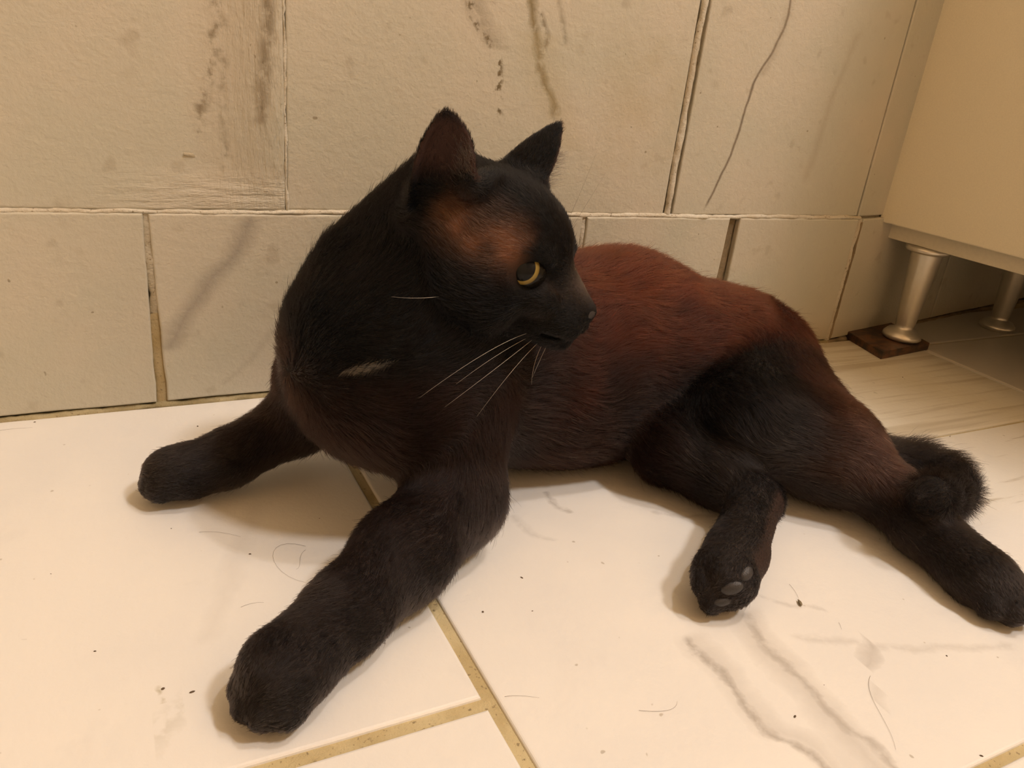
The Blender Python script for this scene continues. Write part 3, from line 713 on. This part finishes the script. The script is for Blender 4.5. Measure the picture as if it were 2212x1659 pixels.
def coat(P, tailw, headw, brw):
    """coat colour with some painted sheen at points P (cm): black, sun-bleached rusty flank, thin brown temples"""
    n = vnoise(P, 1.1, 3); n2 = vnoise(P, 4.0, 5)
    x, y, z = P.T
    black = np.array([.0020, .0016, .0015]); rust = np.array([.060, .0120, .0032]); dbr = np.array([.015, .0055, .0034]); charcoal_sheen = np.array([.0165, .0130, .0120]); tan = np.array([.125, .056, .030])
    rd = 3.2*sstep(y, -16.5, -14)*sstep(x, 36, 42)
    fl = sstep(x, 20, 26)*(1-sstep(x, 49, 53))*sstep(z, 1.5+2.5*n-rd, 6.5+2*n-rd)*(1-tailw)*(1-headw)
    fl = fl*(1-.92*sstep(x, 29, 32)*sstep(-y, 13.5, 16)*(1-.85*sstep(z, 6.0, 8.8)))*(1-sstep(-y, 17.2, 18.6)*sstep(x, 24, 26))
    c = black[None]*(1-fl[:, None])+(rust*.55+dbr*.45)[None]*fl[:, None]
    hot = np.exp(-(((x-31)/5)**2+((z-9.5)/3)**2))*(1-sstep(-y, 14.5, 16.5))*(1-headw)*sstep(x, 20, 26); c = c+hot[:, None]*(rust-dbr)[None]*.75
    lowb = sstep(x, 18, 22)*(1-sstep(x, 40, 46))*(1-fl)*(1-headw)*(1-tailw)*.55*(1-.85*sstep(x, 28, 31)*sstep(-y, 13, 15)*(1-sstep(x, 37, 40))); c = c*(1-lowb[:, None])+dbr[None]*lowb[:, None]
    lg = (1-headw)*(1-sstep(z, 4, 7))*np.maximum(1-sstep(x, 19, 22), sstep(-y, 20, 24))*.9; c = c*(1-lg[:, None])+charcoal_sheen[None]*lg[:, None]  # charcoal legs, with their sheen under the lamp painted in
    up = (1-headw)*(1-sstep(x, 18, 23))*sstep(z, 1.5, 6)*(1-sstep(z, 9, 11))*.45; c = c*(1-up[:, None])+dbr[None]*up[:, None]
    hk_ = brw*.5*sstep(-y, 12, 20)*sstep(z, 2.0, 4.0); c = c*(1-hk_[:, None])+(rust*.6+tan*.4)[None]*hk_[:, None]  # brown hock; sheen along the thigh's upper edge is put into the colour
    L = (P-HO)@HM/HS
    band = sstep(L[:, 0], -2.4, -1.4)*(1-sstep(L[:, 0], 2.1, 2.9))*np.exp(-((L[:, 2]-(1.55-.05*(L[:, 0])))/.95)**2)*sstep(np.abs(L[:, 1]), 1.3, 2.1)*headw
    band = np.clip(band*(.6+.8*n2), 0, 1); c = c*(1-band[:, None])+tan[None]*band[:, None]*1.0
    nb_ = np.exp(-(((L[:, 0]-4.6)/.9)**2+(L[:, 1]/.6)**2+((L[:, 2]+.1)/.7)**2))*headw; c = c+nb_[:, None]*np.array([.07, .05, .04])
    eb = np.exp(-(((L[:, 0]-3.6)/.5)**2+((np.abs(L[:, 1])-1.25)/.4)**2+((L[:, 2]+.8)/.6)**2))*headw; c = c+eb[:, None]*np.array([.08, .05, .035])
    return c*(.75+.5*n2)[:, None]
cv = coat(Vb, TLW, HD, BR)
# ears: bare, pinkish-brown inside
earin = np.zeros(len(Vb)); earany = np.zeros(len(Vb)); eflow = np.zeros((len(Vb), 3)); tip_d = []
EOPEN = [(-.10, -.95, .1), (.80, -.05, -.2)]
for e, od in zip(EARS, EOPEN):
    q = e.reshape(-1, 3); near = np.where(((Vb-q.mean(0))**2).sum(1) < 16)[0]
    D = np.sqrt(((Vb[near][:, None]-q[None, ::4])**2).sum(-1)).min(1); on = near[D < .28]
    cenr = e[:, e.shape[1]//2]; up_ = cenr[-1]-cenr[0]; up_ /= np.linalg.norm(up_)
    base = cenr[0]; hgt = (Vb[on]-base)@up_; k_ = sstep(hgt, .3, 1.0)
    earany[on] = np.maximum(earany[on], k_); eflow[on] = up_
    earin[on] = np.maximum(earin[on], k_*sstep(Nb[on]@(np.array(od)/np.linalg.norm(od)), .1, .45)*(1-sstep(hgt, 3.4, 4.4))*sstep(hgt, .5, 2.2))
pink = np.array([.036, .0175, .014]); cv = cv*(1-earin[:, None])+pink[None]*earin[:, None]
# sole of the lower hind foot is thin-furred brown
SA_, SB_ = hk, pt; ab = SB_-SA_; t_ = np.clip(((Vb-SA_)@ab)/(ab@ab), 0, 1); ds = np.linalg.norm(Vb-SA_-t_[:, None]*ab, axis=1)
sidev = np.cross(ab/np.linalg.norm(ab), [0, 0, 1]); sidev = -sidev if sidev[0] < 0 else sidev
sole = (ds < 2.4)*sstep(Nb@sidev, .45, .8)*(t_ > .0)*(t_ < .98); cv = cv*(1-sole[:, None])+np.array([.030, .0165, .012])[None]*sole[:, None]
at = me.color_attributes.new('coat', 'FLOAT_COLOR', 'POINT'); at.data.foreach_set('color', np.c_[cv, np.ones(len(cv))].astype(np.float32).ravel())
s = NT('cat_skin'); a_ = s.new('ShaderNodeAttribute', attribute_name='coat'); g = s.new('ShaderNodeNewGeometry')
s.put(s.b.inputs['Base Color'], a_.outputs[0]); s.b.inputs['Roughness'].default_value = .8; s.b.inputs['Specular IOR Level'].default_value = .2
s.put(s.b.inputs['Normal'], s.bump(s.noise(g.outputs['Position'], 700, 3, .6), .5, .0008)); M_skin = s.m
body = part('body', me, [M_skin])

# ---- eyes, nose, pads
def sphere_me(name, c, r, n=32, M=ID, sc=(1, 1, 1)):
    V = []; F = []
    for i in range(n//2+1):
        th = math.pi*i/(n//2)
        for j in range(n):
            ph = 2*math.pi*j/n; V.append(np.array(c)+M@(np.array([math.cos(th), math.sin(th)*math.cos(ph), math.sin(th)*math.sin(ph)])*r*np.array(sc)))
    for i in range(n//2):
        for j in range(n):
            k = (j+1) % n; F.append((i*n+j, (i+1)*n+j, (i+1)*n+k, i*n+k))
    return pyd(name, np.array(V)/100, F, True)
def eye_mat(c, gaze):
    s = NT('yellow_cat_eye'); g = s.new('ShaderNodeNewGeometry')
    d = s.new('ShaderNodeVectorMath', operation='SUBTRACT'); s.put(d.inputs[0], g.outputs['Position']); d.inputs[1].default_value = tuple(c/100)
    nn = s.new('ShaderNodeVectorMath', operation='NORMALIZE'); s.put(nn.inputs[0], d.outputs[0])
    dt = s.new('ShaderNodeVectorMath', operation='DOT_PRODUCT'); s.put(dt.inputs[0], nn.outputs[0]); dt.inputs[1].default_value = tuple(gaze)
    col = s.ramp(dt.outputs['Value'], [(0, (.01, .008, .006)), (.56, (.01, .008, .006)), (.60, (.16, .11, .025)), (.735, (.27, .19, .05)), (.755, (.006, .006, .007)), (1, (.008, .009, .010))])
    s.put(s.b.inputs['Base Color'], col); s.b.inputs['Roughness'].default_value = .35; s.b.inputs['Coat Weight'].default_value = .35; s.b.inputs['Specular IOR Level'].default_value = 0.0; s.b.inputs['Coat Roughness'].default_value = .03
    return s.m
for i_, s_ in enumerate((-1, 1)):
    if i_ == 0:
        # the pupil sits a little left of the middle of the opening, seen from the lens
        view = CAM*100-EYE_C[0]; view /= np.linalg.norm(view); gz = view*.86-HM[:, 0]*GAZE[0]-HM[:, 2]*GAZE[1]
    else: gz = HM@np.array([.9, .35, 0])
    gz = gz/np.linalg.norm(gz)
    part('eye', sphere_me('eye', EYE_C[i_], EYE_R), [eye_mat(EYE_C[i_], gz)])
M_nose = plain('dark_nose_leather', (.028, .022, .020), .38, bump=.6, scale=1500)
import bmesh
nm = sphere_me('nose', h(5.55, 0, -.90), .52*HS, 28, HM, (.72, .86, .80))
part('nose', nm, [M_nose])
M_pad = plain('dark_grey_paw_pad', (.026, .023, .023), .42, bump=.5, scale=1500)
for (u, v, r, sc, an) in TOEPADS:
    c_, n_ = surf(u, v); Mx = basis(n_, (0, 0, 1)) @ R3(0, 0, an)
    part('toe_pad', sphere_me('toe_pad', c_-n_*.08, r, 24, Mx, sc), [M_pad])

# ---- strands
def strands(name, pts, rad, col, mat, parent=None, kind=None):
    """pts (n, k, 3) in cm; rad (n,) or scalar cm; col (n, 3)"""
    n, k = pts.shape[:2]; hc = bpy.data.hair_curves.new(name); hc.add_curves([k]*n)
    hc.position_data.foreach_set('vector', (pts/100).astype(np.float32).ravel())
    r = np.ones((n, k))*np.reshape(rad, (-1, 1))*np.linspace(1, .25, k)[None]
    ra = hc.attributes.get('radius') or hc.attributes.new('radius', 'FLOAT', 'POINT'); ra.data.foreach_set('value', (r/100).astype(np.float32).ravel())
    ca = hc.attributes.new('coat', 'FLOAT_COLOR', 'CURVE'); ca.data.foreach_set('color', np.c_[col, np.ones(n)].astype(np.float32).ravel())
    o = link(name, hc, [mat], parent or CAT); o.matrix_parent_inverse = Matrix.Identity(4) if parent else Matrix.Translation((-.25, .15, 0))
    if kind: o['kind'] = kind
    return o
def hair_mat(name, rough=.35, rr=.45, coatw=0.0):
    m = bpy.data.materials.new(name); m.use_nodes = True; t = m.node_tree; t.nodes.clear()
    o = t.nodes.new('ShaderNodeOutputMaterial'); p = t.nodes.new('ShaderNodeBsdfHairPrincipled'); p.parametrization = 'COLOR'
    a = t.nodes.new('ShaderNodeAttribute'); a.attribute_name = 'coat'; t.links.new(a.outputs['Color'], p.inputs['Color'])
    p.inputs['IOR'].default_value = 1.31; p.inputs['Roughness'].default_value = rough; p.inputs['Radial Roughness'].default_value = rr
    t.links.new(p.outputs[0], o.inputs[0]); return m
M_hair = hair_mat('cat_fur', .38, .5); M_whisk = hair_mat('white_whisker', .25, .4)
if FURRY:
    tri = np.concatenate([Fb[:, [0, 1, 2]], Fb[:, [0, 2, 3]]])
    ar = np.linalg.norm(np.cross(Vb[tri[:, 1]]-Vb[tri[:, 0]], Vb[tri[:, 2]]-Vb[tri[:, 0]]), axis=1)/2
    cenz = Vb[tri].mean(1)[:, 2]
    earin_t = earin[tri].mean(1); ln_t = LN[tri].mean(1); sole_t = sole[tri].mean(1)
    dens = (.55/np.clip(ln_t, .3, 1.0))*(1-.93*earin_t)*(1-.45*sole_t)
    wgt = ar*np.clip(dens, 0, None)*(cenz > .12); NH = 520000
    print('area', ar.sum())
    ti = rng.choice(len(tri), NH, p=wgt/wgt.sum()); r1 = np.sqrt(rng.random(NH)); r2 = rng.random(NH)
    bc = np.stack([1-r1, r1*(1-r2), r1*r2], 1)[..., None]
    I = lambda A_: (A_[tri[ti]]*(bc if A_.ndim == 2 else bc[..., 0])).sum(1)
    P0, N0, Fl = I(Vb), I(Nb), I(FL); Ln, Hd, Tw, Bw, Ea, Ei, So = I(LN), I(HD), I(TLW), I(BR), I(earany), I(earin), I(sole)
    ef = I(eflow); Fl = Fl*(1-Ea[:, None])+ef*Ea[:, None]
    # hair on the crown runs back, on the cheeks back and down
    nz = (vnoise(P0, 1.3, 11)-.5)[:, None]*np.cross(N0, Fl)*1.2
    clump = rng.normal(0, 1, (NH, 3))*.16; Fl = Fl+nz+clump; Fl -= (Fl*N0).sum(1)[:, None]*N0; Fl /= np.linalg.norm(Fl, axis=1)[:, None]+1e-9
    lf = np.clip(rng.normal(.34, .13, NH), .08, .9)+.30*(Tw > .5)+.10*(vnoise(P0, 3.5, 12)-.5)
    ln = Ln*(.65+.6*rng.random(NH)); ln = np.where(Ea > .5, np.minimum(ln, .30), ln); ln *= (1-.6*So)
    eyed = np.minimum(np.linalg.norm(P0-EYE_C[0], axis=1), np.linalg.norm(P0-EYE_C[1], axis=1)); ln = np.where(eyed < 1.25, np.minimum(ln, .10), ln)
    keep = (eyed > EYE_R+.06) & (np.linalg.norm(P0-h(5.62, 0, -.80), axis=1) > .42*HS)
    stray = rng.random(NH) < .015; ln = np.where(stray, ln*1.55, ln); lf = np.where(stray, lf+.35, lf)
    D0 = Fl*np.cos(lf)[:, None]+N0*np.sin(lf)[:, None]; D1 = Fl*np.cos(lf*.55)[:, None]+N0*np.sin(lf*.55)[:, None]
    K = 5; pts = np.zeros((NH, K, 3)); pts[:, 0] = P0-N0*.02
    for k in range(1, K):
        f = (k-.5)/(K-1); dd = D0*(1-f)+D1*f; pts[:, k] = pts[:, k-1]+dd*(ln/(K-1))[:, None]
    pts[..., 2] = np.maximum(pts[..., 2], .03)
    # hairs gather in little locks: tips lean towards the middle of their lock
    wp_ = P0+.12*np.stack([np.sin(P0[:, 1]*5.1+P0[:, 2]*3.3), np.sin(P0[:, 2]*4.7+P0[:, 0]*3.9), np.sin(P0[:, 0]*5.3+P0[:, 1]*3.1)], 1)
    cell = np.floor(wp_/np.array([.26, .26, .26])).astype(np.int64); key = (cell[:, 0]*4096+cell[:, 1]+2048)*4096+cell[:, 2]+2048
    uq, inv = np.unique(key, return_inverse=True); inv = inv.ravel(); cnt = np.bincount(inv)
    kd = rng.normal(0, .10, (len(uq), 3)); kc = rng.uniform(.72, 1.3, len(uq)); pull = (.28+.3*rng.random(len(uq)))[inv]*(1-.6*Hd)
    for k in range(1, K):
        cm = np.stack([np.bincount(inv, pts[:, k, a], len(uq))/cnt for a in range(3)], 1)[inv]+kd[inv]*(ln*k/(K-1))[:, None]*1.2
        f = (pull*(k/(K-1))**1.3)[:, None]; pts[:, k] = pts[:, k]*(1-f)+cm*f
    pts[..., 2] = np.maximum(pts[..., 2], .03)
    cc = coat(P0, Tw, Hd, Bw)*kc[inv][:, None]; cc = cc*(1-Ei[:, None])+np.array([.03, .018, .015])*Ei[:, None]
    cc = cc*(1-.5*So[:, None])+np.array([.04, .022, .015])*So[:, None]*.5
    cc *= (.7+.6*rng.random(NH))[:, None]; gl = rng.random(NH) < .004; cc[gl] = np.minimum(cc[gl]*5+.05, .5); gp = (rng.random(NH) < .010)*(P0[:, 0] > 21)*(P0[:, 0] < 40)*(P0[:, 1] < -15)*(P0[:, 2] < 7); gp = gp.astype(bool); cc[gp] = (.30, .22, .16)
    rad = np.full(NH, .0072)*(.8+.4*rng.random(NH))
    k_ = keep; strands('fur', pts[k_], rad[k_], cc[k_], M_hair, None, 'stuff')
    # pale tuft on the chest
    c_, n_ = surf(808, 790); m = 900; sd = np.array(surf(862, 781)[0])-np.array(surf(762, 800)[0]); sd /= np.linalg.norm(sd); dn = np.cross(n_, sd); dn = dn if dn[2] < 0 else -dn
    a_ = np.clip(rng.normal(-.1, .55, m), -1.3, 1.2); b_ = rng.normal(0, .09, m)*(1.1-np.abs(a_)*.6)
    root = []
    q0 = c_+sd*a_[:, None]+dn*b_[:, None]-sd*0
    for q in q0:
        i = np.argmin(((Vb-q)**2).sum(1)); root.append(Vb[i]+Nb[i]*.06)
    root = np.array(root); dirs = -sd*.8+dn*.55+n_*.18+rng.normal(0, .16, (m, 3)); dirs /= np.linalg.norm(dirs, axis=1)[:, None]
    l_ = rng.uniform(.25, .55, m); pt_ = root[:, None]+dirs[:, None]*(l_[:, None]*np.linspace(0, 1, 4)[None])[..., None]
    strands('chest_tuft', pt_, .005, np.tile([.42, .30, .18], (m, 1))*rng.uniform(.5, 1.1, (m, 1)), M_whisk, None, 'stuff')['label'] = 'small cream white tuft on the chest'
    # ear furnishings
    for ei, (n_t, side, cl) in enumerate([(260, 0, .30), (330, 0, .06)]):
        e = EARS[ei]; od = np.array(EOPEN[ei])/np.linalg.norm(EOPEN[ei]); up_ = e[-1, 15]-e[0, 15]; up_ /= np.linalg.norm(up_)
        ii = rng.integers(0, 26, n_t); jj = rng.integers(0, 6, n_t) if ei == 0 else rng.integers(0, 8, n_t)
        r_ = e[ii, jj]+od*.12; inward = e[ii, -1]-e[ii, 0]; inward /= np.linalg.norm(inward, axis=1)[:, None]+1e-9
        d_ = (inward*.55+od*.45+up_*.45) if ei == 0 else (inward*.15+od*.95+up_*.25)
        d_ = d_+rng.normal(0, .18, (n_t, 3)); l_ = rng.uniform(.7, 1.5, n_t)*(1-ii/48); K = 5; pp = np.zeros((n_t, K, 3)); pp[:, 0] = r_
        for k in range(1, K): pp[:, k] = pp[:, k-1]+(d_+up_*(.18*k))/np.linalg.norm(d_+up_*(.18*k), axis=1)[:, None]*(l_/(K-1))[:, None]
        strands('ear_hair', pp, .007, np.tile([cl, cl*.82, cl*.66], (n_t, 1))*rng.uniform(.3, 1.2, (n_t, 1)), M_whisk, None, 'stuff')
# ---- whiskers, each a part
def tube(name, pts, r0, r1, mat, parent=None, raw=False):
    pts = np.array(pts, float); n = len(pts); V = []; F = []; m = 5
    t = np.linspace(0, 1, 14); 
    def bez(t_):
        P_ = [pts.copy()]
        while len(P_[-1]) > 1: P_.append(P_[-1][:-1]*(1-t_)+P_[-1][1:]*t_)
        return P_[-1][0]
    C_ = np.array([bez(a) for a in t]); d = np.gradient(C_, axis=0); d /= np.linalg.norm(d, axis=1)[:, None]
    for i in range(14):
        u_ = np.cross(d[i], [.3, .2, 1]); u_ /= np.linalg.norm(u_); w_ = np.cross(d[i], u_); r = r0+(r1-r0)*t[i]
        for j in range(m): a = 2*math.pi*j/m; V.append(C_[i]+(u_*math.cos(a)+w_*math.sin(a))*r)
    for i in range(13):
        for j in range(m): F.append((i*m+j, i*m+(j+1) % m, (i+1)*m+(j+1) % m, (i+1)*m+j))
    F.append(tuple(range(m))[::-1]); F.append(tuple(13*m+j for j in range(m)))
    me_ = pyd(name, np.array(V)/100, F, True)
    return me_ if raw else part(name, me_, [mat])
M_wsk = plain('pale_whisker', (.60, .52, .42), .35); M_dwsk = plain('dark_whisker', (.05, .04, .03), .4)
VD = -FW
for (a, b, c, off) in WHISK:
    p0, n0 = surf(*a); y0 = p0[1]; p0 = p0-n0*.05
    p1 = B(b[0], b[1], y0-off*.6); p2 = B(c[0], c[1], y0-off)
    tube('whisker', [p0, p1, p2], .0095, .002, M_wsk)
for (a, b, c, off) in WHISK_D:
    p0, n0 = surf(*a); y0 = p0[1]
    tube('whisker', [p0-n0*.05, B(b[0], b[1], y0+off*.5), B(c[0], c[1], y0+off)], .006, .002, M_dwsk)
print('cat', round(time.time()-T0, 1))

# ------------------------------------------------------------------ crumbs, a seed husk and shed hairs on the floor
M_crumb = plain('brown_crumb', (.10, .065, .035), .8)
V = []; F = []
for (u, v, r) in ((75, 912, .05), (427, 921, .055), (540, 1197, .05), (205, 1407, .04), (415, 1495, .06), (352, 1488, .07), (1043, 1322, .06), (1127, 1248, .05), (1043, 1178, .03), (690, 1120, .025), (1717, 1548, .05), (2120, 1633, .05), (2045, 1417, .04), (1945, 946, .07), (2052, 943, .05), (1950, 815, .05), (370, 1142, .03), (110, 1240, .02), (1780, 1480, .02), (1150, 1320, .03)):
    c = atz(u, v, 0)/100; b = len(V); a0_ = rng.random()*6.28; el = rng.uniform(1.2, 2.2)
    for i in range(6):
        a = 2*math.pi*i/6; x_, y_ = math.cos(a)*r*el/100, math.sin(a)*r/100
        V.append((c[0]+x_*math.cos(a0_)-y_*math.sin(a0_), c[1]+x_*math.sin(a0_)+y_*math.cos(a0_), .0001))
    V.append((c[0], c[1], .0001+r/100*.9)); F += [(b+i, b+(i+1) % 6, b+6) for i in range(6)]; F.append(tuple(b+i for i in range(6))[::-1])
tag(link('floor_crumbs', pyd('floor_crumbs', V, F), [M_crumb]), 'tiny dark brown crumbs scattered over the pale floor tiles', 'crumbs', kind='stuff')
c = atz(1727, 1305, 0); V, F = lathe([(.0001, -.0024), (.0007, -.0018), (.0010, -.0006), (.0009, .0006), (.0005, .0018), (.0001, .0026)], 14)
V = [(z*.35+x, z*.94, .0009+y*.7) for x, y, z in V]
tag(link('seed_husk', pyd('seed_husk', V, F, True), [plain('dry_husk', (.20, .15, .08), .6, bump=.8, scale=900)], None, (c[0]/100, c[1]/100, .0001)), 'small brown seed husk between the two hind paws', 'husk')
M_shed = plain('shed_hair', (.10, .07, .05), .5)
def floor_hair(pxs, r=.006):
    me_ = tube('hair', [atz(u, v, .02)+np.array([0, 0, .01]) for u, v in pxs], r, r*.5, M_shed, raw=True); return me_
HV = []; HF_ = []
for pxs in (((660, 1180), (555, 1150), (570, 1260), (690, 1262)), ((660, 1188), (640, 1200), (655, 1225), (640, 1230)), ((520, 1312), (545, 1300), (570, 1302)), ((1380, 1535), (1440, 1540), (1462, 1535), (1463, 1515)), ((1880, 1460), (1860, 1500), (1925, 1560), (1935, 1620)), ((1705, 1262), (1722, 1280), (1727, 1300)), ((0, 930), (35, 925), (70, 924)), ((1090, 1505), (1120, 1500), (1165, 1508)), ((1812, 1345), (1816, 1352), (1818, 1360)), ((430, 1150), (470, 1145), (520, 1160))):
    me_ = floor_hair(pxs); b = len(HV); HV += [v.co[:] for v in me_.vertices]; HF_ += [tuple(b+i for i in p.vertices) for p in me_.polygons]; bpy.data.meshes.remove(me_)
tag(link('shed_hairs', pyd('shed_hairs', HV, HF_), [M_shed]), 'fine shed cat hairs lying on the floor tiles', 'hair', kind='stuff')
